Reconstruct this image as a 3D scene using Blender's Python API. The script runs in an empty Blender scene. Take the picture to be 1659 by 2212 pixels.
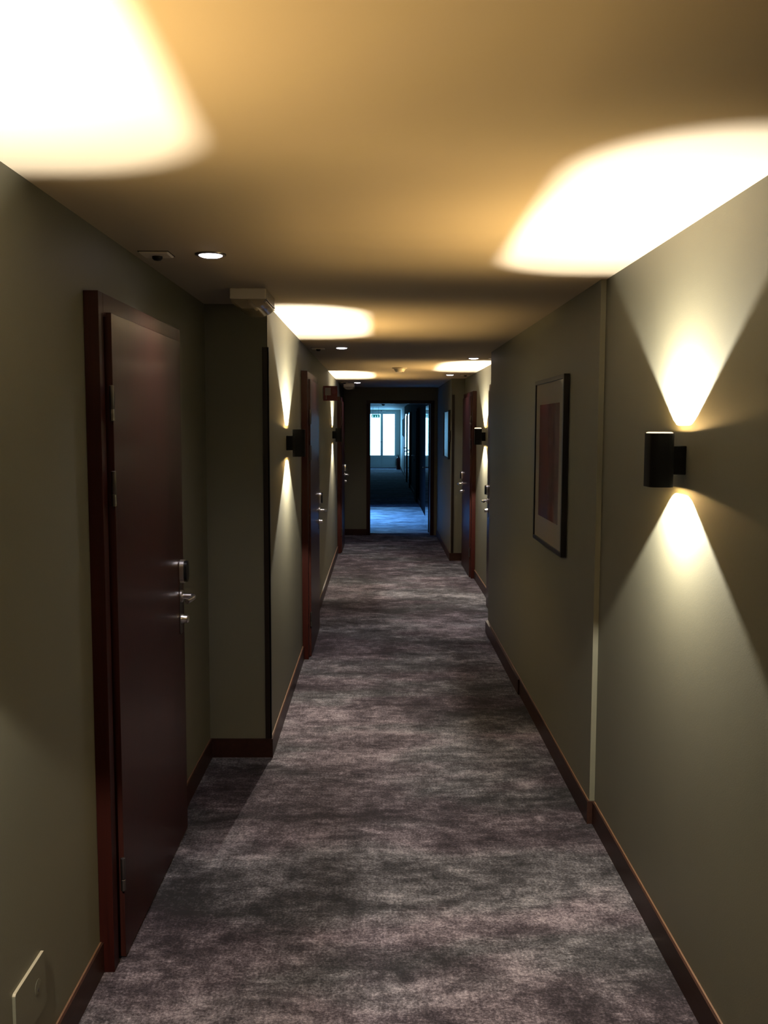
import bpy, bmesh, math, random
from mathutils import Vector, Matrix
random.seed(7)
S = bpy.context.scene
C = S.collection

# ------------------------------------------------------------------ camera
PITCH, YAW, ROLL, FPX = -0.0908, 0.0054, 0.0024, 2026.3
cp, sp, cyw, syw = math.cos(PITCH), math.sin(PITCH), math.cos(YAW), math.sin(YAW)
W_ = Vector((syw*cp, cyw*cp, sp)); R_ = Vector((cyw, -syw, 0)); U_ = R_.cross(W_)
cr, sr = math.cos(ROLL), math.sin(ROLL)
R2_ = cr*R_ + sr*U_; U2_ = -sr*R_ + cr*U_
cam_d = bpy.data.cameras.new('camera'); cam = bpy.data.objects.new('camera', cam_d); C.objects.link(cam)
m = Matrix((R2_, U2_, -W_)).transposed().to_4x4(); m.translation = (0, 0, 1.74); cam.matrix_world = m
cam_d.sensor_fit = 'VERTICAL'; cam_d.sensor_height = 36; cam_d.lens = FPX/2212*36
cam_d.clip_start = 0.05; cam_d.clip_end = 100
S.camera = cam
# ------------------------------------------------------------------ light and exposure
S.view_settings.view_transform = 'Standard'; S.view_settings.look = 'None'
S.view_settings.gamma = 1; S.view_settings.use_curve_mapping = False
S.view_settings.exposure = 0.0
w = bpy.data.worlds.new('world'); S.world = w; w.use_nodes = True
w.node_tree.nodes['Background'].inputs[0].default_value = (0.3, 0.55, 1, 1)
w.node_tree.nodes['Background'].inputs[1].default_value = 0.0
S.cycles.max_bounces = 10; S.cycles.diffuse_bounces = 6; S.cycles.glossy_bounces = 4
S.cycles.sample_clamp_indirect = 3.0
S.cycles.use_denoising = True
SCONCE_W, SCONCE_DOWN, SCONCE_C = 215.0, 138.0, (1.0, 0.90, 0.73)
GLOW_W, GLOW_DOWN, HALO_W, GLOW_C = 21.0, 4.0, 4.5, (1.0, 0.62, 0.22)
DOWN_W, DOWN_C = 55.0, (0.98, 0.9, 1.0)
BAY_W, BAY_C = 300.0, (0.11, 0.36, 1.0)
PANE_C, PANE_E = (0.22, 0.60, 1.0), 12.0

def area(name, loc, rot, sx, sy, power, col):
    d = bpy.data.lights.new(name, 'AREA'); d.shape = 'RECTANGLE'; d.size = sx; d.size_y = sy
    d.energy = power; d.color = col
    d.spread = math.radians(80)
    o = bpy.data.objects.new(name, d); o.location = loc; o.rotation_euler = rot; C.objects.link(o); return o
# daylight entering through the window of the stair landing beyond the end doorway
area('daylight', (-2.86, 18.0, 1.55), (0, math.radians(-48), 0), 1.4, 1.6, BAY_W, BAY_C)

# ------------------------------------------------------------------ room numbers
H = 2.356            # ceiling
L1, L2 = -0.887, -0.569
R1, R2, R2b, R3 = 0.952, 0.929, 0.929, 1.105
D1 = 4.8255          # left jog
D2, D2b, D3, D4 = 3.996, 5.98, 7.86, 12.13
YE, YE2 = 15.0, 15.3 # end wall
YB = 20.3            # landing ends
YF, HF = 39.5, 2.446 # far end wall, far ceiling
RF = 0.90

# ------------------------------------------------------------------ materials
def mat(name, col, rough=0.5, spec=0.5, metal=0.0, coat=0.0, coat_rough=0.1):
    m = bpy.data.materials.new(name); m.use_nodes = True
    b = m.node_tree.nodes['Principled BSDF']
    b.inputs['Base Color'].default_value = (*col, 1); b.inputs['Roughness'].default_value = rough
    b.inputs['Specular IOR Level'].default_value = spec; b.inputs['Metallic'].default_value = metal
    b.inputs['Coat Weight'].default_value = coat; b.inputs['Coat Roughness'].default_value = coat_rough
    return m
def nodes(m):
    nt = m.node_tree; return nt, nt.nodes, nt.links, nt.nodes['Principled BSDF']
def coords(nt, scale=(1, 1, 1), loc=(0, 0, 0)):
    g = nt.nodes.new('ShaderNodeNewGeometry'); mp = nt.nodes.new('ShaderNodeMapping')
    nt.links.new(g.outputs['Position'], mp.inputs[0]); mp.inputs['Scale'].default_value = scale; mp.inputs['Location'].default_value = loc
    return mp.outputs[0]
def noise(nt, vec, scale, detail=4, rough=0.55, dist=0.0):
    n = nt.nodes.new('ShaderNodeTexNoise'); n.inputs['Scale'].default_value = scale; n.inputs['Detail'].default_value = detail
    n.inputs['Roughness'].default_value = rough; n.inputs['Distortion'].default_value = dist
    nt.links.new(vec, n.inputs['Vector']); return n.outputs['Fac']
def ramp(nt, fac, stops):
    r = nt.nodes.new('ShaderNodeValToRGB'); e = r.color_ramp.elements
    e[0].position = stops[0][0]; e[0].color = (*stops[0][1], 1); e[1].position = stops[-1][0]; e[1].color = (*stops[-1][1], 1)
    for p, c in stops[1:-1]:
        x = e.new(p); x.color = (*c, 1)
    nt.links.new(fac, r.inputs[0]); return r.outputs[0]
def mix(nt, fac, a, b, mode='MIX'):
    n = nt.nodes.new('ShaderNodeMix'); n.data_type = 'RGBA'; n.blend_type = mode
    for sock, v in ((0, fac), (6, a), (7, b)):
        if hasattr(v, 'node'): nt.links.new(v, n.inputs[sock])
        else: n.inputs[sock].default_value = v if sock == 0 else (*v, 1)
    return n.outputs[2]
def math_n(nt, op, a, b):
    n = nt.nodes.new('ShaderNodeMath'); n.operation = op
    for i, v in ((0, a), (1, b)):
        if hasattr(v, 'node'): nt.links.new(v, n.inputs[i])
        else: n.inputs[i].default_value = v
    return n.outputs[0]
def bump(nt, fac, strength, dist=0.01):
    b = nt.nodes.new('ShaderNodeBump'); b.inputs['Strength'].default_value = strength; b.inputs['Distance'].default_value = dist
    nt.links.new(fac, b.inputs['Height']); nt.links.new(b.outputs[0], nt.nodes['Principled BSDF'].inputs['Normal'])

def painted(name, a, b, rough, bs):
    m = mat(name, a, rough, 0.3); nt, N, Lk, P = nodes(m)
    v = coords(nt)
    Lk.new(mix(nt, noise(nt, v, 2.2, 5), a, b), P.inputs['Base Color'])
    bump(nt, noise(nt, v, 260, 3), bs, 0.001); return m
M_WALL = painted('olive_grey_paint', (0.094, 0.096, 0.073), (0.105, 0.106, 0.082), 0.55, 0.25)
M_CEIL = painted('warm_white_ceiling_paint', (0.325, 0.29, 0.235), (0.345, 0.308, 0.25), 0.8, 0.15)
M_WHITEPAINT = mat('white_door_paint', (0.55, 0.58, 0.58), 0.5)
M_FARWALL = painted('far_wall_paint', (0.42, 0.44, 0.42), (0.46, 0.48, 0.46), 0.6, 0.1)

def carpet(name, tint=(1, 1, 1), k=1.0):
    m = mat(name, (0.1, 0.09, 0.09), 0.95, 0.1); nt, N, Lk, P = nodes(m)
    zone = noise(nt, coords(nt, (0.55, 0.95, 1), (3.1, 1.7, 0)), 1.15, 3, 0.5, 0.4)
    warm = noise(nt, coords(nt, (0.7, 1.4, 1), (9, 4.6, 0)), 1.3, 3, 0.5, 0.3)
    blot = noise(nt, coords(nt, (0.85, 1.25, 1), (1, 6, 0)), 4.2, 9, 0.72, 0.3)
    streak = noise(nt, coords(nt, (1.0, 7.0, 1)), 5.0, 6, 0.7)
    warp = noise(nt, coords(nt, (8.0, 1.2, 1)), 9.0, 5, 0.7)
    fine = noise(nt, coords(nt, (1, 1, 1)), 105, 4, 0.8)
    med = noise(nt, coords(nt, (1, 1.25, 1), (4, 2, 0)), 17, 6, 0.75)
    s = None
    for src, wt in ((zone, 0.62), (blot, 0.95), (med, 0.50), (streak, 0.24), (warp, 0.22), (fine, 0.80)):
        t = math_n(nt, 'MULTIPLY', math_n(nt, 'SUBTRACT', src, 0.5), wt)
        s = math_n(nt, 'ADD', s, t) if s else math_n(nt, 'ADD', t, 0.5)
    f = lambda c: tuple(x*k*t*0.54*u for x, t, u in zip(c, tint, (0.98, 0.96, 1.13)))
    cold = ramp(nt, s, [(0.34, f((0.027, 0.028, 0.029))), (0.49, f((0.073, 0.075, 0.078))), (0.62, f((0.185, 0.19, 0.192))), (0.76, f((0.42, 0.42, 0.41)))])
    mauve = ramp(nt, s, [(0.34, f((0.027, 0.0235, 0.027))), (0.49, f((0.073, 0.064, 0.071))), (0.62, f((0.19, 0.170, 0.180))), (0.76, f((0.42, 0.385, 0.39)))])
    z = ramp(nt, warm, [(0.44, (0, 0, 0)), (0.56, (1, 1, 1))])
    sep = N.new('ShaderNodeSeparateColor'); Lk.new(z, sep.inputs[0])
    Lk.new(mix(nt, sep.outputs[0], cold, mauve), P.inputs['Base Color'])
    bump(nt, fine, 0.5, 0.004); return m
M_CARPET = carpet('mottled_carpet')
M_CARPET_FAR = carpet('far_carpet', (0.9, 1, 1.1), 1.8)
def landing():
    m = mat('landing_boards', (0.2, 0.2, 0.2), 0.5, 0.4); nt, N, Lk, P = nodes(m)
    v = coords(nt, (1, 1.5, 1)); a = noise(nt, v, 2.6, 6, 0.75, 0.6); b = noise(nt, coords(nt, (1, 5, 1)), 6, 4, 0.6)
    s = math_n(nt, 'ADD', math_n(nt, 'MULTIPLY', a, 0.6), math_n(nt, 'MULTIPLY', b, 0.4))
    Lk.new(ramp(nt, s, [(0.40, (0.10, 0.10, 0.10)), (0.5, (0.27, 0.27, 0.26)), (0.58, (0.50, 0.50, 0.48))]), P.inputs['Base Color'])
    return m
M_LANDING = landing()

def wood(name, a, b, rough, coat, sc=(40, 40, 1.3)):
    m = mat(name, a, rough, 0.13, 0, coat, 0.14); nt, N, Lk, P = nodes(m)
    s = noise(nt, coords(nt, sc), 1.6, 6, 0.65, 0.6); t = noise(nt, coords(nt, (8, 8, 0.5)), 1.0, 3)
    s = math_n(nt, 'ADD', math_n(nt, 'MULTIPLY', s, 0.65), math_n(nt, 'MULTIPLY', t, 0.35))
    Lk.new(ramp(nt, s, [(0.35, a), (0.65, b)]), P.inputs['Base Color']); bump(nt, s, 0.08, 0.002); return m
M_DOOR = wood('mahogany_veneer', (0.014, 0.0042, 0.0038), (0.029, 0.0082, 0.0064), 0.36, 0.05)
M_FRAME = wood('mahogany_frame', (0.012, 0.0021, 0.0017), (0.021, 0.0038, 0.0027), 0.45, 0.03)
M_BASE = wood('dark_baseboard_wood', (0.017, 0.0085, 0.0068), (0.028, 0.013, 0.010), 0.4, 0.05, (30, 2, 30))
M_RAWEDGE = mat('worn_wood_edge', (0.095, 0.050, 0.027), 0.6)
M_BLACKWOOD = wood('black_corner_wood', (0.008, 0.006, 0.005), (0.014, 0.010, 0.008), 0.5, 0.1)
M_DARKDOOR = mat('dark_gloss_door', (0.010, 0.011, 0.014), 0.22, 0.6, 0, 0.9, 0.03)
M_CHROME = mat('brushed_chrome', (0.88, 0.86, 0.82), 0.28, 0.5, 1.0)
M_STEEL = mat('dull_steel', (0.13, 0.12, 0.115), 0.38, 0.5, 1.0)
M_BLACK = mat('black_plastic', (0.006, 0.006, 0.006), 0.4, 0.15)
M_SCONCE = mat('black_powder_coat', (0.0022, 0.0021, 0.0022), 0.7, 0.06)
M_INNER = mat('lamp_interior', (0.35, 0.30, 0.22), 0.5, 0.3)
M_PLASTIC = mat('ivory_plastic', (0.54, 0.50, 0.42), 0.4)
M_RED = mat('red_sign_face', (0.17, 0.008, 0.012), 0.35)
M_SIGNWHITE = mat('sign_pictogram_white', (0.55, 0.52, 0.50), 0.4)

M_EXTRED = mat('extinguisher_red', (0.12, 0.006, 0.006), 0.35)
M_MAT = mat('picture_mount_card', (0.36, 0.34, 0.31), 0.7, 0.3, 0, 1.0, 0.03)
def glassy(name, alb):
    m = mat(name, alb, 0.08, 0.5)
    P = m.node_tree.nodes['Principled BSDF']; P.inputs['Transmission Weight'].default_value = 1.0; P.inputs['IOR'].default_value = 1.3
    return m
M_CLEAR = bpy.data.materials.new('clear_diffuser'); M_CLEAR.use_nodes = True
_nt = M_CLEAR.node_tree; _tr = _nt.nodes.new('ShaderNodeBsdfTransparent'); _tr.inputs[0].default_value = (0.86, 0.84, 0.78, 1)
_mx = _nt.nodes.new('ShaderNodeMixShader'); _mx.inputs[0].default_value = 0.28; _nt.nodes['Principled BSDF'].inputs['Base Color'].default_value = (0.5, 0.45, 0.34, 1)
_nt.nodes['Principled BSDF'].inputs['Roughness'].default_value = 0.15
_nt.links.new(_tr.outputs[0], _mx.inputs[1]); _nt.links.new(_nt.nodes['Principled BSDF'].outputs[0], _mx.inputs[2]); _nt.links.new(_mx.outputs[0], _nt.nodes['Material Output'].inputs[0])
def emis(name, col, e):
    m = mat(name, (0.8, 0.8, 0.8), 0.4); P = m.node_tree.nodes['Principled BSDF']
    P.inputs['Emission Color'].default_value = (*col, 1); P.inputs['Emission Strength'].default_value = e; return m
M_GREEN = emis('exit_sign_green', (0.0, 0.30, 0.34), 0.5); M_LITSIGN = emis('lit_pictogram', (0.5, 0.9, 1.0), 1.3)
M_PANE = emis('daylit_pane', PANE_C, PANE_E)
M_PANE_SIDE = emis('landing_window_pane', (0.2, 0.5, 1.0), 0.5)
M_LENS = emis('downlight_lens', (0.98, 0.88, 1.0), 14.0)
M_LAMPGLASS = bpy.data.materials.new('glowing_lamp_glass'); M_LAMPGLASS.use_nodes = True
_nt = M_LAMPGLASS.node_tree; _nt.nodes.remove(_nt.nodes['Principled BSDF'])
_tr = _nt.nodes.new('ShaderNodeBsdfTransparent'); _em = _nt.nodes.new('ShaderNodeEmission'); _em.inputs[0].default_value = (1, 0.74, 0.42, 1); _em.inputs[1].default_value = 1.1
_ad = _nt.nodes.new('ShaderNodeAddShader'); _nt.links.new(_tr.outputs[0], _ad.inputs[0]); _nt.links.new(_em.outputs[0], _ad.inputs[1]); _nt.links.new(_ad.outputs[0], _nt.nodes['Material Output'].inputs[0])
def art():
    m = mat('abstract_print', (0.1, 0.05, 0.05), 0.7, 0.3, 0, 1.0, 0.03); nt, N, Lk, P = nodes(m)
    a = noise(nt, coords(nt, (1, 9, 1.1)), 2.4, 5, 0.6, 0.8)
    c = ramp(nt, a, [(0.36, (0.030, 0.016, 0.018)), (0.5, (0.075, 0.040, 0.045)), (0.64, (0.16, 0.12, 0.125))])
    b = noise(nt, coords(nt, (1, 3, 2.2), (0, 2, 1)), 1.6, 3)
    r = ramp(nt, b, [(0.48, (0, 0, 0)), (0.62, (1, 1, 1))]); sep = N.new('ShaderNodeSeparateColor'); Lk.new(r, sep.inputs[0])
    Lk.new(mix(nt, sep.outputs[0], c, (0.12, 0.028, 0.024)), P.inputs['Base Color']); return m
M_ART = art()

# ------------------------------------------------------------------ mesh helpers
def box(bm, x0, x1, y0, y1, z0, z1, mi=0, top=None):
    x0, x1 = min(x0, x1), max(x0, x1); y0, y1 = min(y0, y1), max(y0, y1)
    v = [bm.verts.new(p) for p in ((x0,y0,z0),(x1,y0,z0),(x1,y1,z0),(x0,y1,z0),(x0,y0,z1),(x1,y0,z1),(x1,y1,z1),(x0,y1,z1))]
    for k, f in enumerate(((3,2,1,0),(4,5,6,7),(0,1,5,4),(1,2,6,5),(2,3,7,6),(3,0,4,7))):
        fc = bm.faces.new([v[i] for i in f]); fc.material_index = top if (k == 1 and top is not None) else mi
def ring(bm, pts, z): return [bm.verts.new((p[0], p[1], z)) for p in pts]
def loft(bm, rings, cap0=True, cap1=True, mi=0, closed=True):
    n = len(rings[0])
    for a, b in zip(rings, rings[1:]):
        for i in range(n if closed else n-1):
            f = bm.faces.new((a[i], a[(i+1) % n], b[(i+1) % n], b[i])); f.material_index = mi
    if cap0: bm.faces.new(list(reversed(rings[0]))).material_index = mi
    if cap1: bm.faces.new(rings[-1]).material_index = mi
def rrect(cx, cy, hx, hy, r, seg=6):
    pts = []
    for sx, sy, a0 in ((1, 1, 0), (-1, 1, 90), (-1, -1, 180), (1, -1, 270)):
        for k in range(seg+1):
            a = math.radians(a0 + 90*k/seg)
            pts.append((cx + sx*(hx-r) + r*math.cos(a), cy + sy*(hy-r) + r*math.sin(a)))
    return pts
def lathe(bm, c, axis, prof, seg=24, cap=True, mi=0):
    """prof: list of (distance along axis, radius)"""
    ax = Vector(axis).normalized(); u = ax.orthogonal().normalized(); v = ax.cross(u); c = Vector(c); rs = []
    for d, r in prof:
        rs.append([bm.verts.new(c + ax*d + (u*math.cos(t) + v*math.sin(t))*max(r, 1e-5)) for t in [2*math.pi*k/seg for k in range(seg)]])
    loft(bm, rs, cap, cap, mi)
def tube(bm, pts, r, seg=10):
    pts = [Vector(p) for p in pts]; rs = []; u = None
    for i, p in enumerate(pts):
        d = (pts[min(i+1, len(pts)-1)] - pts[max(i-1, 0)]).normalized()
        u = d.orthogonal().normalized() if u is None else (u - d*u.dot(d)).normalized()
        v = d.cross(u)
        rr = r[i] if isinstance(r, (list, tuple)) else r
        rs.append([bm.verts.new(p + (u*math.cos(t) + v*math.sin(t))*rr) for t in [2*math.pi*k/seg for k in range(seg)]])
    loft(bm, rs)
def obj(name, bm, mats, parent=None, smooth=False, bevel=0.0, loc=None):
    bmesh.ops.recalc_face_normals(bm, faces=bm.faces)
    me = bpy.data.meshes.new(name); bm.to_mesh(me); bm.free()
    for m_ in (mats if isinstance(mats, (list, tuple)) else [mats]): me.materials.append(m_)
    if smooth:
        me.polygons.foreach_set('use_smooth', [True]*len(me.polygons)); me.set_sharp_from_angle(angle=math.radians(40))
    o = bpy.data.objects.new(name, me); C.objects.link(o)
    if parent: o.parent = parent
    if loc: o.location = loc
    if bevel:
        b = o.modifiers.new('bevel', 'BEVEL'); b.width = bevel; b.segments = 2; b.limit_method = 'ANGLE'
    return o
def tag(o, label=None, cat=None, group=None, kind=None):
    if label: o['label'] = label
    if cat: o['category'] = cat
    if group: o['group'] = group
    if kind: o['kind'] = kind
    return o
def thing(name, label, cat, loc, group=None, kind=None):
    o = bpy.data.objects.new(name, None); C.objects.link(o); o.location = loc; o.empty_display_size = 0.1
    return tag(o, label, cat, group, kind)
def BX(*a, **k):
    bm = bmesh.new(); box(bm, *a, **k); return bm
def struct(name, boxes, m_, label, cat):
    bm = bmesh.new()
    for b in boxes: box(bm, *b)
    return tag(obj(name, bm, m_), label, cat, None, 'structure')

# ------------------------------------------------------------------ setting
Y0 = -4.0
struct('floor', [(-1.3, 1.3, Y0, YE2, -0.08, 0.0)], M_CARPET, 'grey and mauve mottled carpet of the corridor', 'floor')
struct('floor', [(-3.2, 1.3, YE2, YB, -0.08, 0.0)], M_LANDING, 'blue lit streaked floor beyond the end doorway', 'floor')
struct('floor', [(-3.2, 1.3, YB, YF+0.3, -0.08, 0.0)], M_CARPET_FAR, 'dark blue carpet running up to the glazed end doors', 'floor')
struct('ceiling', [(-1.3, 1.3, Y0, YE2-0.02, H, H+0.1)], M_CEIL, 'cream corridor ceiling with bright lamp patches', 'ceiling')
struct('ceiling', [(-3.2, 1.3, YE2-0.02, YF+0.3, HF, HF+0.1)], M_FARWALL, 'blue lit ceiling beyond the end doorway', 'ceiling')
struct('wall_left', [(-1.2, L1, Y0, D1, 0, H)], M_WALL, 'olive wall at the left around the nearest door', 'wall')
struct('wall_left', [(-1.2, L2, D1, YE, 0, H)], M_WALL, 'olive wall at the left that juts out past the nearest door', 'wall')
struct('wall_right', [(R1, 1.25, Y0, D2, 0, H)], M_WALL, 'olive wall at the right behind the nearest wall lamp', 'wall')
struct('wall_right', [(R2, 1.25, D2, D2b, 0, H)], M_WALL, 'olive wall at the right behind the near framed picture', 'wall')
struct('wall_right', [(R2b, 1.25, D2b, D3, 0, H)], M_WALL, 'olive wall at the right just past the near framed picture', 'wall')
struct('wall_right', [(R3, 1.25, D3, D4, 0, H)], M_WALL, 'recessed olive wall at the right with a lamp between two doors', 'wall')
struct('wall_right', [(R2, 1.25, D4, YE, 0, H)], M_WALL, 'olive wall at the right behind the far framed picture', 'wall')
struct('wall_back', [(-1.2, 1.25, Y0-0.1, Y0, 0, H)], M_WALL, 'olive wall behind the viewer', 'wall')
DX0, DX1, DZ = -0.142, 0.820, 2.104
struct('wall_front', [(-1.2, DX0-0.055, YE, YE2, 0, H), (DX1+0.055, 1.25, YE, YE2, 0, H), (DX0-0.055, DX1+0.055, YE, YE2, DZ+0.05, H)], M_WALL,
       'dark olive end wall around the open doorway', 'wall')
# landing and far corridor
struct('wall_left', [(-3.2, -1.2, YE2-0.1, YE2, 0, HF), (-3.2, -0.75, YB, YB+0.15, 0, HF)], M_WALL, 'side walls of the landing beyond the doorway', 'wall')
struct('wall_left', [(-0.90, -0.75, YB+0.15, YF, 0, HF)], M_WALL, 'far corridor wall at the left beyond the landing', 'wall')
struct('wall_left', [(-3.2, -3.05, YE2, 17.15, 0, HF), (-3.2, -3.05, 18.85, YB, 0, HF), (-3.2, -3.05, 17.15, 18.85, 0, 0.8), (-3.2, -3.05, 17.15, 18.85, 2.3, HF)],
       M_FARWALL, 'landing wall at the left holding its window', 'wall')
M_SHADEWALL = mat('shaded_wall_dark', (0.003, 0.003, 0.0035), 0.9, 0.02)  # unlit stretch of the far right wall, shade painted in as near black
M_MATTDOOR = mat('matt_unlit_door', (0.006, 0.006, 0.007), 0.9, 0.02)  # dull copy of the dark door, near black for the unlit stretch
struct('wall_right', [(RF, 1.25, YE2, YB, 0, HF)], M_SHADEWALL, 'unlit wall at the right of the landing, its shade painted black', 'wall')
struct('wall_right', [(RF, 1.25, YB, 33.6, 0, HF)], M_SHADEWALL, 'unlit far corridor wall at the right holding the doors, its shade painted black', 'wall')
struct('wall_right', [(RF, 1.25, 33.6, YF, 0, HF)], M_FARWALL, 'lit end of the far corridor wall at the right, painted pale, next to the glazed doors', 'wall')  # same wall where it is lit, brightness put into a paler paint
FX0, FX1 = -0.52, 0.72
struct('wall_front', [(-0.9, FX0, YF, YF+0.2, 0, HF), (FX1, 1.25, YF, YF+0.2, 0, HF), (FX0, FX1, YF, YF+0.2, 2.36, HF)], M_FARWALL,
       'pale wall around the glazed doors at the very end', 'wall')

# window of the landing (lets in the daylight)
wn = thing('window_1', 'tall window lighting the landing from the left', 'window', (-3.05, 18.0, 0.8), kind='structure')
bm = bmesh.new()
for b in ((-0.10, 0.0, -0.85, -0.78, 0, 1.5), (-0.10, 0.0, 0.78, 0.85, 0, 1.5), (-0.10, 0, -0.03, 0.03, 0, 1.5), (-0.10, 0, -0.85, 0.85, 0, 0.06), (-0.10, 0, -0.85, 0.85, 1.44, 1.5)): box(bm, *b)
obj('window_frame', bm, M_WHITEPAINT, wn)
obj('pane', BX(-0.07, -0.06, -0.80, -0.02, 0.05, 1.45), M_PANE_SIDE, wn); obj('pane', BX(-0.07, -0.06, 0.02, 0.80, 0.05, 1.45), M_PANE_SIDE, wn)

# ---- baseboards
BH, BT = 0.100, 0.012
def baseboard(side, pieces, label, t=BT):
    bm = bmesh.new()
    for p in pieces:
        box(bm, *p, 0.0, BH)
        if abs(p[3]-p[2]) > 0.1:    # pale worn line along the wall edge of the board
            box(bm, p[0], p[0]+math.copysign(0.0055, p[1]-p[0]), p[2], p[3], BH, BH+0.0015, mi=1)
    tag(obj('baseboard_'+side, bm, [M_BASE, M_RAWEDGE]), label, 'baseboard', None, 'structure')
F = 1.15   # total width of a door set
dL1, dL2, dL3 = 2.858, 6.905, 12.80
dR1, dR2 = 7.95, 10.69
baseboard('left', [(L1, L1+BT, Y0, dL1)], 'dark baseboard at the left before the nearest door')
baseboard('left', [(L1, L1+BT, dL1+F, D1-BT), (L1, L2+BT, D1-BT, D1)], 'dark baseboard turning the corner past the nearest left door')
baseboard('left', [(L2, L2+BT, D1, dL2)], 'brown baseboard under the second left wall lamp')
baseboard('left', [(L2, L2+BT, dL2+F, dL3)], 'brown baseboard between the second and third left doors')
baseboard('left', [(L2, L2+BT, dL3+F, YE)], 'short dark baseboard left of the end doorway')
baseboard('right', [(R1, R1-BT, Y0, D2-BT), (R1, R2-BT, D2-BT, D2)], 'brown baseboard below the nearest right wall lamp')
baseboard('right', [(R2, R2-BT, D2, D2b)], 'dark baseboard below the near framed picture')
baseboard('right', [(R2b, R2b-0.022, D2b, D3)], 'thicker dark baseboard past the near framed picture')
baseboard('right', [(R3, R3-BT, dR1+F, dR2)], 'brown baseboard in the right recess between its doors')
baseboard('right', [(R2-BT, R3-0.0, D4-BT, D4), (R2, R2-BT, D4, YE)], 'dark baseboard below the far framed picture')
baseboard('front', [(L2+BT, DX0-0.06, YE-BT, YE)], 'dark baseboard on the end wall left of the doorway')
baseboard('right', [(RF, RF-BT, YB, YF)], 'baseboard along the far corridor at the right')
# corner strips
bm = bmesh.new(); z0, z1 = BH, 2.140
box(bm, L2-0.026, L2+0.006, D1-0.006, D1, z0, z1); box(bm, L2, L2+0.006, D1-0.006, D1+0.02, z0, z1)
tag(obj('trim_1', bm, M_BLACKWOOD), 'black corner strip on the jutting wall at the left', 'corner strip', None, 'structure')
bm = bmesh.new()
box(bm, R2+0.008, R2+0.042, D4-0.006, D4, z0, 2.150)
tag(obj('trim_2', bm, M_BLACKWOOD), 'dark corner strip on the jutting wall by the far picture', 'corner strip', None, 'structure')

# ------------------------------------------------------------------ hotel doors
def hotel_door(idx, wall_x, n, y0, label, hinges=True):
    r = thing('door_%d' % idx, label, 'door', (wall_x, y0, 0), kind='structure')
    X = lambda x: x*n
    bm = bmesh.new()
    box(bm, 0, X(0.045), 0, 0.05, 0, 2.144); box(bm, 0, X(0.045), F-0.05, F, 0, 2.144); box(bm, 0, X(0.045), 0.05, F-0.05, 2.075, 2.144)
    box(bm, 0, X(0.018), 0.05, 0.12, 0, 2.075); box(bm, 0, X(0.018), F-0.12, F-0.05, 0, 2.075); box(bm, 0, X(0.018), 0.12, F-0.12, 2.02, 2.075)
    obj('frame', bm, M_FRAME, r, bevel=0.0015)
    leaf = obj('leaf', BX(X(0.020), X(0.060), 0.080, F-0.072, 0.006, 2.088), M_DOOR, r, bevel=0.002)
    for z in (1.81, 1.545, 0.293):
        bm = bmesh.new(); lathe(bm, (X(0.060), 0.068, z-0.055), (0, 0, 1), [(0, 0.005), (0.001, 0.008), (0.036, 0.008), (0.037, 0.0065), (0.039, 0.008), (0.109, 0.008), (0.11, 0.004)], 12)
        obj('hinge', bm, M_STEEL, leaf, smooth=True)
    yh = F - 0.072 - 0.068
    # long back plate with rounded ends
    def plate(bm, yc, hy, za, zb, xa, xb, rr):
        zc = (za+zb)/2; pts = rrect(yc, zc, hy, (zb-za)/2, rr)
        loft(bm, [[bm.verts.new((X(xx), p[0], p[1])) for p in pts] for xx in (xa, xb)])
    bm = bmesh.new(); plate(bm, yh, 0.024, 0.875, 1.185, 0.060, 0.063, 0.012)
    obj('lock_plate', bm, M_STEEL, leaf, smooth=True)
    bm = bmesh.new(); plate(bm, yh, 0.032, 1.090, 1.188, 0.063, 0.080, 0.030)
    rd = obj('card_reader', bm, M_CHROME, leaf, smooth=True)
    bm = bmesh.new(); plate(bm, yh, 0.027, 1.095, 1.183, 0.080, 0.092, 0.026)
    tag(obj('reader_window', bm, M_BLACK, leaf, smooth=True), 'black card reader window')
    bm = bmesh.new(); lathe(bm, (X(0.063), yh, 1.034), (n, 0, 0), [(0, 0.026), (0.006, 0.026), (0.008, 0.022), (0.010, 0.012), (0.045, 0.011)], 20)
    z = 1.034; pts = [(X(0.095), yh, z), (X(0.108), yh, z), (X(0.116), yh-0.010, z), (X(0.119), yh-0.03, z), (X(0.118), yh-0.08, z), (X(0.113), yh-0.125, z)]
    tube(bm, pts, [0.011, 0.011, 0.011, 0.0105, 0.010, 0.009], 12)
    obj('lever_handle', bm, M_CHROME, leaf, smooth=True)
    bm = bmesh.new(); lathe(bm, (X(0.063), yh, 0.938), (n, 0, 0), [(0, 0.020), (0.006, 0.020), (0.012, 0.017), (0.026, 0.0165), (0.030, 0.012), (0.0315, 0.0)], 20)
    obj('lock_cylinder', bm, M_CHROME, leaf, smooth=True)
    return r
hotel_door(1, L1, 1, dL1, 'nearest reddish brown door at the left with chrome lever')
hotel_door(2, L2, 1, dL2, 'second reddish brown door at the left, past the jutting wall lamp')
hotel_door(3, L2, 1, dL3, 'third and farthest reddish brown door at the left beside the end wall')
hotel_door(4, R3, -1, dR1, 'right door mostly hidden by the wall corner, only its handle edge showing')
hotel_door(5, R3, -1, dR2, 'reddish brown door at the right beyond the far right wall lamp')

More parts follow.
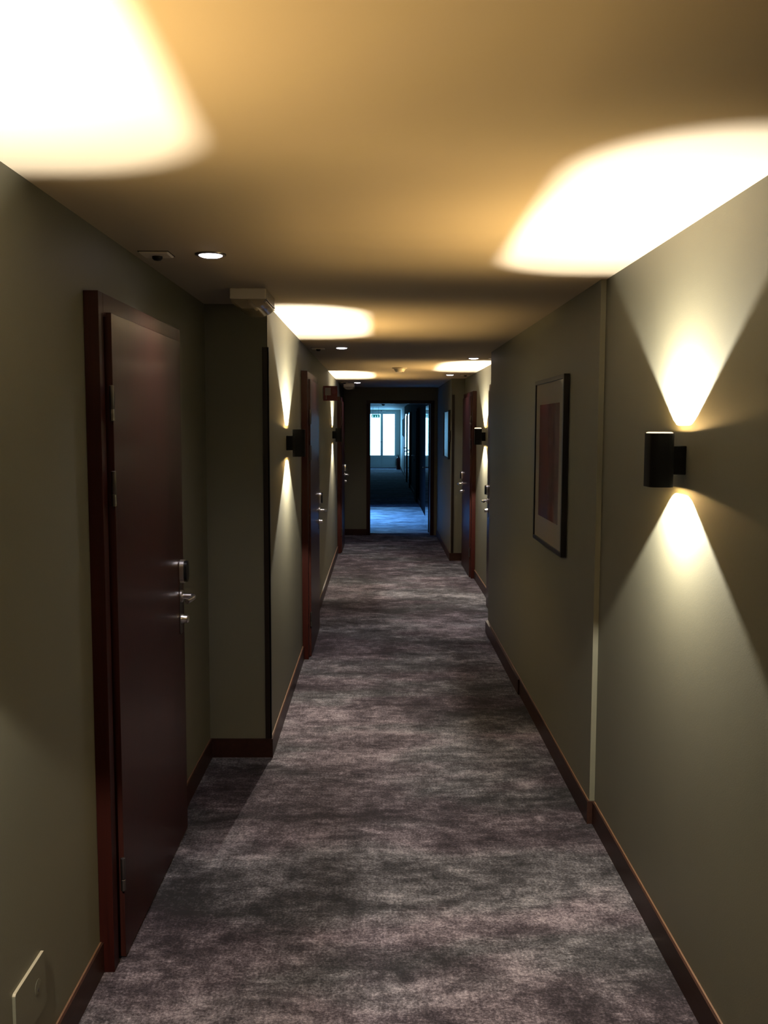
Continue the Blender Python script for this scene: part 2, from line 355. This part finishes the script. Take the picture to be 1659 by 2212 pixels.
# ------------------------------------------------------------------ open doorway in the end wall
r = thing('door_6', 'dark open doorway in the end wall with its leaf swung away', 'door', (DX0, YE, 0), kind='structure')
Wd = DX1-DX0; bm = bmesh.new()
box(bm, -0.06, 0.0, -0.012, 0.30, 0, DZ+0.05); box(bm, Wd, Wd+0.06, -0.012, 0.30, 0, DZ+0.05); box(bm, 0, Wd, -0.012, 0.30, DZ, DZ+0.05)
obj('frame', bm, M_FRAME, r)
leaf = obj('leaf', BX(Wd-0.015, Wd+0.035, 0.32, 1.27, 0.01, DZ-0.01), M_DARKDOOR, r, bevel=0.002)
tag(leaf, 'dark glossy open leaf')
bm = bmesh.new(); tube(bm, [(Wd-0.015, 1.18, 1.04), (Wd-0.06, 1.18, 1.04), (Wd-0.065, 1.06, 1.04)], 0.009); obj('lever_handle', bm, M_STEEL, leaf, smooth=True)

# ------------------------------------------------------------------ doors of the far corridor
def far_door(idx, y0, wd, label, M_DARKDOOR=M_DARKDOOR):
    r = thing('door_%d' % idx, label, 'door', (RF, y0, 0), kind='structure')
    bm = bmesh.new(); box(bm, 0, -0.04, 0, 0.06, 0, 2.15); box(bm, 0, -0.04, wd-0.06, wd, 0, 2.15); box(bm, 0, -0.04, 0.06, wd-0.06, 2.09, 2.15)
    obj('frame', bm, M_DARKDOOR, r)
    lf = obj('leaf', BX(-0.05, -0.01, 0.065, wd-0.065, 0.01, 2.088), M_DARKDOOR, r)
    bm = bmesh.new(); lathe(bm, (-0.05, wd-0.14, 1.05), (-1, 0, 0), [(0, 0.02), (0.045, 0.012)], 12); tube(bm, [(-0.09, wd-0.14, 1.05), (-0.105, wd-0.15, 1.05), (-0.105, wd-0.26, 1.05)], 0.009)
    obj('lever_handle', bm, M_STEEL, lf, smooth=True)
    bm = bmesh.new(); lathe(bm, (-0.05, wd-0.14, 0.94), (-1, 0, 0), [(0, 0.02), (0.03, 0.016)], 12); obj('lock_cylinder', bm, M_STEEL, lf, smooth=True)
far_door(7, 21.6, 1.15, 'unlit door painted near black at the right just beyond the landing, nearest of the far doors', M_MATTDOOR)
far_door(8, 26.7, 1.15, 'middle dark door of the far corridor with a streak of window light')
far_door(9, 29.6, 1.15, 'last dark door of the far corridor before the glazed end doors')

# ---- glazed double door at the very end
r = thing('door_10', 'white glazed double doors glowing with daylight at the very end', 'door', (0, YF, 0), kind='structure')
bm = bmesh.new(); box(bm, FX0, FX0+0.04, -0.01, 0.12, 0, 2.36); box(bm, FX1-0.0, FX1-0.02, -0.01, 0.12, 0, 2.36); box(bm, FX0, FX1, -0.01, 0.12, 2.33, 2.36)
obj('frame', bm, M_WHITEPAINT, r)
def glazed(x0, x1, px0, px1):
    bm = bmesh.new()
    box(bm, x0, px0, 0.02, 0.07, 0.02, 2.33); box(bm, px1, x1, 0.02, 0.07, 0.02, 2.33)
    box(bm, px0, px1, 0.02, 0.07, 2.26, 2.33); box(bm, px0, px1, 0.02, 0.07, 0.02, 0.14); box(bm, px0, px1, 0.02, 0.07, 0.44, 0.54)
    box(bm, px0, px1, 0.035, 0.06, 0.14, 0.44)
    lf = obj('leaf', bm, M_WHITEPAINT, r, bevel=0.004)
    obj('pane', BX(px0, px1, 0.045, 0.05, 0.54, 2.26), M_PANE, lf); return lf
glazed(FX0+0.04, 0.112, -0.42, 0.058)
lf = glazed(0.114, FX1-0.02, 0.166, 0.649)
bm = bmesh.new(); tube(bm, [(0.135, 0.02, 1.1), (0.135, -0.04, 1.1), (0.03, -0.045, 1.1)], 0.01); obj('lever_handle', bm, M_STEEL, lf, smooth=True)

# ------------------------------------------------------------------ wall lamps
def sconce(wall_x, n, y, label, lens=0):
    r = thing('wall_lamp', label, 'wall lamp', (wall_x, y, 1.638), 'black up and down wall lamps')
    X = lambda x: x*n
    obj('mounting_plate', BX(X(0.0), X(0.042), -0.035, 0.035, -0.045, 0.045), M_SCONCE, r, bevel=0.003)
    a, hh, t, rr = (0.0375, 0.0475), 0.0835, 0.003, 0.020
    cx = X(0.0755); bm = bmesh.new()
    o_ = rrect(cx, 0, a[0], a[1], rr); i_ = rrect(cx, 0, a[0]-t, a[1]-t, rr-t)
    A = ring(bm, i_, 0.012); B = ring(bm, i_, hh); Cc = ring(bm, o_, hh); D = ring(bm, o_, -hh); E_ = ring(bm, i_, -hh); G = ring(bm, i_, -0.012)
    loft(bm, [B, Cc, D, E_], False, False, 0)
    body = obj('body', bm, M_SCONCE, r, smooth=True)
    bm = bmesh.new(); k = rrect(cx, 0, a[0]-t-0.0003, a[1]-t-0.0003, rr-t)
    A = ring(bm, k, 0.012); B = ring(bm, k, hh-0.0006); loft(bm, [A, B], True, False)
    A = ring(bm, k, -hh+0.0006); B = ring(bm, k, -0.012); loft(bm, [A, B], False, True)
    obj('reflector', bm, M_INNER, body, smooth=True)
    for s in (1, -1):
        d = bpy.data.lights.new('bulb', 'POINT'); d.energy = SCONCE_W if s > 0 else SCONCE_DOWN; d.color = SCONCE_C; d.shadow_soft_size = 0.0022
        l = bpy.data.objects.new('bulb', d); C.objects.link(l); l.parent = r; l.location = (X(0.091), 0, s*(hh-0.031))
        d = bpy.data.lights.new('lens_glow', 'AREA'); d.shape = 'DISK'; d.size = 0.045; d.energy = HALO_W; d.color = GLOW_C
        l = bpy.data.objects.new('lens_glow', d); C.objects.link(l); l.parent = r; l.location = (X(0.078), 0, s*(hh-0.004)); l.rotation_euler = (math.pi if s > 0 else 0, 0, 0)
        # gold light thrown outwards by the reflector face next to the wall
        d = bpy.data.lights.new('reflector_glow', 'AREA'); d.shape = 'RECTANGLE'; d.size = 0.024; d.size_y = 0.012; d.energy = GLOW_W if s > 0 else GLOW_DOWN; d.color = GLOW_C
        l = bpy.data.objects.new('reflector_glow', d); C.objects.link(l); l.parent = r; l.location = (X(0.0475), 0, s*(hh-0.030))
        q = Vector((X(0.6), 0, s*0.8)).to_track_quat('-Z', 'Y'); l.rotation_mode = 'QUATERNION'; l.rotation_quaternion = q
    if lens:
        bm = bmesh.new(); loft(bm, [ring(bm, rrect(cx, 0, a[0]-t-0.001, a[1]-t-0.001, rr-t), hh-0.002), ring(bm, rrect(cx, 0, a[0]-t-0.001, a[1]-t-0.001, rr-t), hh+lens*0.6), ring(bm, rrect(cx, 0, a[0]-0.010, a[1]-0.010, rr-0.008), hh+lens)])
        obj('lens', bm, M_LAMPGLASS, r, smooth=True)
    return r
sconce(R1, -1, 2.937, 'large nearest black box wall lamp at the right', 0.004)
sconce(L2, 1, 5.80, 'black wall lamp at the left before the second door')
sconce(L2, 1, 11.47, 'small black wall lamp at the left below the red sign')
sconce(R3, -1, 9.80, 'black wall lamp at the right in the recess between two doors', 0.010)
sconce(L1, 1, 1.42, 'black wall lamp on the left wall just outside the view')

# ------------------------------------------------------------------ downlights
def downlight(x, y, label):
    r = thing('downlight', label, 'downlight', (x, y, H), 'recessed ceiling downlights')
    bm = bmesh.new(); lathe(bm, (0, 0, 0), (0, 0, -1), [(0, 0.056), (0.004, 0.055), (0.006, 0.050), (0.005, 0.043), (0.0005, 0.041), (0, 0.041)], 32, cap=False)
    obj('rim', bm, M_STEEL, r, smooth=True)
    bm = bmesh.new(); lathe(bm, (0, 0, -0.0005), (0, 0, -1), [(0, 0.0415), (0.006, 0.041), (0.009, 0.034), (0.0105, 0.02), (0.011, 0.0)], 32)
    obj('lens', bm, M_LENS, r, smooth=True)
    d = bpy.data.lights.new('spot', 'SPOT'); d.energy = DOWN_W; d.color = DOWN_C; d.spot_size = math.radians(125); d.spot_blend = 1.0; d.shadow_soft_size = 0.03
    l = bpy.data.objects.new('spot', d); C.objects.link(l); l.parent = r; l.location = (0, 0, -0.014)
downlight(-0.607, 3.446, 'bright downlight in the ceiling above the nearest left door')
downlight(-0.294, 7.426, 'bright downlight in the ceiling above the second left door')
downlight(-0.306, 13.248, 'smallest downlight in the ceiling above the third left door')
downlight(0.846, 8.499, 'downlight in the ceiling above the hidden right door')
downlight(0.837, 11.201, 'downlight in the ceiling above the farther right door')

# ------------------------------------------------------------------ ceiling sensors
def sensor(x, y, label):
    r = thing('ceiling_sensor', label, 'sensor', (x, y, H), 'square sensors by the downlights')
    obj('shadow_gap', BX(-0.055, 0.055, -0.055, 0.055, -0.002, 0), M_BLACKWOOD, r)  # dark sheet standing in for the shadow gap round the cover
    bm = bmesh.new(); pts = rrect(0, 0, 0.052, 0.052, 0.006, 3); loft(bm, [ring(bm, pts, -0.002), ring(bm, pts, -0.005), ring(bm, rrect(0, 0, 0.047, 0.047, 0.006, 3), -0.008)])
    obj('cover_plate', bm, M_PLASTIC, r)
    bm = bmesh.new(); lathe(bm, (0.0, 0.012, -0.008), (0, 0, -1), [(0, 0.019), (0.008, 0.018), (0.014, 0.012), (0.016, 0.0)], 20)
    obj('sensor_eye', bm, M_BLACK, r, smooth=True)
sensor(-0.800, 3.44, 'square ceiling sensor with dark eye beside the nearest downlight')
sensor(-0.482, 7.50, 'square ceiling sensor beside the second left downlight')
sensor(-0.482, 13.2, 'faint ceiling sensor above the third left door')
sensor(1.035, 8.50, 'ceiling sensor mostly hidden behind the right wall corner')
sensor(1.020, 11.20, 'ceiling sensor above the farther right door')

# smoke detectors
def smoke(x, y, z, s, label):
    r = thing('smoke_detector', label, 'smoke detector', (x, y, z))
    bm = bmesh.new(); lathe(bm, (0, 0, 0), (0, 0, -1), [(0, 0.078*s), (0.010, 0.078*s), (0.012, 0.066*s)], 28); obj('base', bm, M_PLASTIC, r, smooth=True)
    bm = bmesh.new(); lathe(bm, (0, 0, -0.012), (0, 0, -1), [(0, 0.062*s), (0.026, 0.048*s), (0.034, 0.040*s), (0.037, 0.0)], 28); obj('sensing_head', bm, M_PLASTIC, r, smooth=True)
    bm = bmesh.new(); lathe(bm, (0.03*s, -0.02, -0.046), (0, 0, -1), [(0, 0.010), (0.004, 0.0)], 12); obj('indicator', bm, M_BLACK, r, smooth=True)
smoke(0.215, 9.95, H, 1.0, 'round smoke detector on the ceiling midway along the corridor')
smoke(0.13, 30.0, HF, 0.8, 'dark smoke detector on the ceiling before the glazed end doors')

# ------------------------------------------------------------------ emergency luminaires
def emergency(x0, x1, y0, y1, label):
    xc = (x0+x1)/2; r = thing('emergency_light', label, 'emergency light', (xc, (y0+y1)/2, H), 'box shaped emergency lights')
    hx, hy = (x1-x0)/2, (y1-y0)/2
    obj('housing', BX(-hx, hx, -hy, hy, -0.048, -0.0), M_PLASTIC, r, bevel=0.004)
    bm = bmesh.new(); n = 14
    def arc(y, off):
        return [bm.verts.new(((hx-0.002-off)*math.cos(math.pi*k/n), y, -0.049 - (0.042-off)*math.sin(math.pi*k/n))) for k in range(n+1)]
    a, b, c, d = arc(-hy+0.012, 0), arc(hy-0.012, 0), arc(-hy+0.014, 0.0025), arc(hy-0.014, 0.0025)
    loft(bm, [a, b], False, False, 0, closed=False); loft(bm, [c, d], False, False, 0, closed=False)
    bm.faces.new(a); bm.faces.new(b); bm.faces.new(c); bm.faces.new(d)
    for u, v in ((0, 0), (n, n)): bm.faces.new((a[u], c[v], d[v], b[u]))
    obj('diffuser', bm, M_CLEAR, r, smooth=True)
    bm = bmesh.new()
    box(bm, hx-0.004, hx+0.003, -hy+0.004, hy-0.004, -0.050, -0.044); box(bm, hx-0.010, hx+0.001, -hy+0.006, hy-0.006, -0.060, -0.056)
    obj('side_rail', bm, M_STEEL, r)
    bm = bmesh.new(); lathe(bm, (0, -hy+0.04, -0.056), (0, 1, 0), [(0, 0.007), (0.002, 0.008), (2*hy-0.082, 0.008), (2*hy-0.08, 0.007)], 14)
    obj('tube_lamp', bm, M_SIGNWHITE, r, smooth=True)
emergency(-0.670, -0.508, 4.27, 4.62, 'white boxy emergency light on the ceiling at the jutting left wall')
emergency(-0.510, -0.358, 13.5, 13.85, 'small dim emergency light on the ceiling by the end wall')

# ------------------------------------------------------------------ red flag sign
r = thing('fire_sign', 'square dark red sign sticking out from the left wall', 'sign', (L2, 9.55, 2.073))
obj('panel', BX(0.004, 0.146, -0.002, 0.002, -0.0745, 0.0745), M_RED, r, bevel=0.0008)
obj('bracket', BX(0, 0.006, -0.012, 0.012, -0.06, 0.06), M_STEEL, r)
bm = bmesh.new()
box(bm, 0.022, 0.080, -0.0030, -0.0018, -0.020, 0.058); box(bm, 0.030, 0.036, -0.0030, -0.0018, -0.060, -0.020)
obj('pictogram', bm, M_SIGNWHITE, r)
bm = bmesh.new(); lathe(bm, (0.112, -0.0019, 0.018), (0, -1, 0), [(0, 0.024), (0.0012, 0.024)], 24); obj('hose_reel_symbol', bm, mat('faded_red', (0.24, 0.04, 0.06), 0.4), r)

# ------------------------------------------------------------------ framed pictures
def picture(wx, y0, y1, z0, z1, label, mg=(0.11, 0.14, 0.15)):
    r = thing('framed_picture', label, 'picture', (wx, (y0+y1)/2, z0))
    hy, hz, f, d = (y1-y0)/2, z1-z0, 0.022, 0.028
    bm = bmesh.new()
    box(bm, 0, -d, -hy, -hy+f, 0, hz); box(bm, 0, -d, hy-f, hy, 0, hz); box(bm, 0, -d, -hy+f, hy-f, 0, f); box(bm, 0, -d, -hy+f, hy-f, hz-f, hz)
    obj('frame', bm, M_BLACK, r, bevel=0.001)
    obj('mount', BX(-0.001, -0.020, -hy+f, hy-f, f, hz-f), M_MAT, r)
    obj('print', BX(-0.0195, -0.0206, -hy+f+mg[0], hy-f-mg[0], f+mg[2], hz-f-mg[1]), M_ART, r)
picture(R2, 4.61, 5.46, 1.095, 2.000, 'large framed maroon print with pale mount on the right wall', (0.115, 0.115, 0.125))
picture(R2, 12.30, 13.18, 1.315, 1.960, 'far narrow framed picture reflecting blue light on the right wall', (0.1, 0.09, 0.1))
r = thing('framed_picture', 'tiny pale framed picture on the wall beside the glazed end doors', 'picture', (RF, 34.8, 1.38))
bm = bmesh.new(); box(bm, 0, -0.03, -0.7, -0.67, 0, 0.66); box(bm, 0, -0.03, 0.67, 0.7, 0, 0.66); box(bm, 0, -0.03, -0.67, 0.67, 0, 0.03); box(bm, 0, -0.03, -0.67, 0.67, 0.63, 0.66)
obj('frame', bm, M_WHITEPAINT, r); obj('mount', BX(-0.002, -0.02, -0.67, 0.67, 0.03, 0.63), M_MAT, r)

# ------------------------------------------------------------------ small wall things
r = thing('wall_socket', 'olive painted socket cover low on the left wall', 'socket', (L1, 2.262, 0.366))
bm = bmesh.new(); pts = rrect(0, -0.075, 0.100, 0.075, 0.008, 4)
loft(bm, [[bm.verts.new((x, p[0], p[1])) for p in pts] for x in (0, 0.008)]); M_TOP = mat('socket_edge_highlight', (0.24, 0.225, 0.175), 0.35)
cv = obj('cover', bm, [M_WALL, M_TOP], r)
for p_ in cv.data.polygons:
    if p_.normal.z > 0.5: p_.material_index = 1   # highlight on the upper edge, painted as a paler colour
bm = bmesh.new(); lathe(bm, (0.0082, 0.045, -0.07), (1, 0, 0), [(0, 0.020), (0.0006, 0.020), (0.0008, 0.017)], 24); obj('socket_face', bm, M_WALL, r)
bm = bmesh.new(); lathe(bm, (0.0090, 0.045, -0.078), (1, 0, 0), [(0, 0.005), (0.0007, 0.005)], 12); obj('screw', bm, M_STEEL, r)

r = thing('wall_switch', 'small grey switch on the right wall near the far corner strip', 'switch', (R2, 12.20, 1.545))
obj('cover', BX(0, -0.020, -0.04, 0.04, 0, 0.145), M_BLACKWOOD, r, bevel=0.003); obj('rocker', BX(-0.020, -0.024, -0.02, 0.02, 0.04, 0.105), M_BLACK, r)

# exit sign, seen dark against the far doors
r = thing('exit_sign', 'small green exit sign hanging before the glazed end doors', 'sign', (-0.125, 34.0, HF))
obj('panel', BX(-0.15, 0.15, -0.015, 0.015, -0.385, -0.265), M_GREEN, r)
for x in (-0.1, 0.1):
    bm = bmesh.new(); tube(bm, [(x, 0, 0), (x, 0, -0.265)], 0.004, 6); obj('hanging_rod', bm, M_STEEL, r)
for x0, x1, z0, z1 in ((-0.12, -0.09, -0.37, -0.30), (-0.02, 0.005, -0.37, -0.31), (0.06, 0.09, -0.37, -0.30)): obj('pictogram', BX(x0, x1, -0.017, -0.014, z0, z1), M_LITSIGN, r)
r = thing('door_closer', 'slim pale bar fixed above the glazed end doors', 'door closer', (0.09, YF, 2.372))
obj('rail', BX(-0.20, 0.20, -0.05, -0.0, 0, 0.035), M_WHITEPAINT, r, bevel=0.003)
obj('cap', BX(-0.03, 0.03, -0.055, -0.049, 0.004, 0.031), M_STEEL, r)

# fire extinguisher by the glazed doors
r = thing('fire_extinguisher', 'dark fire extinguisher standing by the wall near the glazed doors', 'fire extinguisher', (0.79, 38.3, 0))
bm = bmesh.new(); lathe(bm, (0, 0, 0), (0, 0, 1), [(0, 0.078), (0.01, 0.082), (0.42, 0.082), (0.47, 0.070), (0.50, 0.035), (0.515, 0.022)], 24); obj('cylinder_body', bm, M_EXTRED, r, smooth=True)
bm = bmesh.new(); lathe(bm, (0, 0, 0.515), (0, 0, 1), [(0, 0.022), (0.04, 0.022)], 12); box(bm, -0.09, 0.03, -0.012, 0.012, 0.552, 0.566); box(bm, -0.08, 0.03, -0.012, 0.012, 0.585, 0.597)
obj('valve', bm, M_BLACK, r)
bm = bmesh.new(); tube(bm, [(-0.02, 0, 0.53), (-0.08, 0, 0.50), (-0.10, 0, 0.38), (-0.098, 0, 0.15)], 0.010); obj('hose', bm, M_BLACK, r, smooth=True)
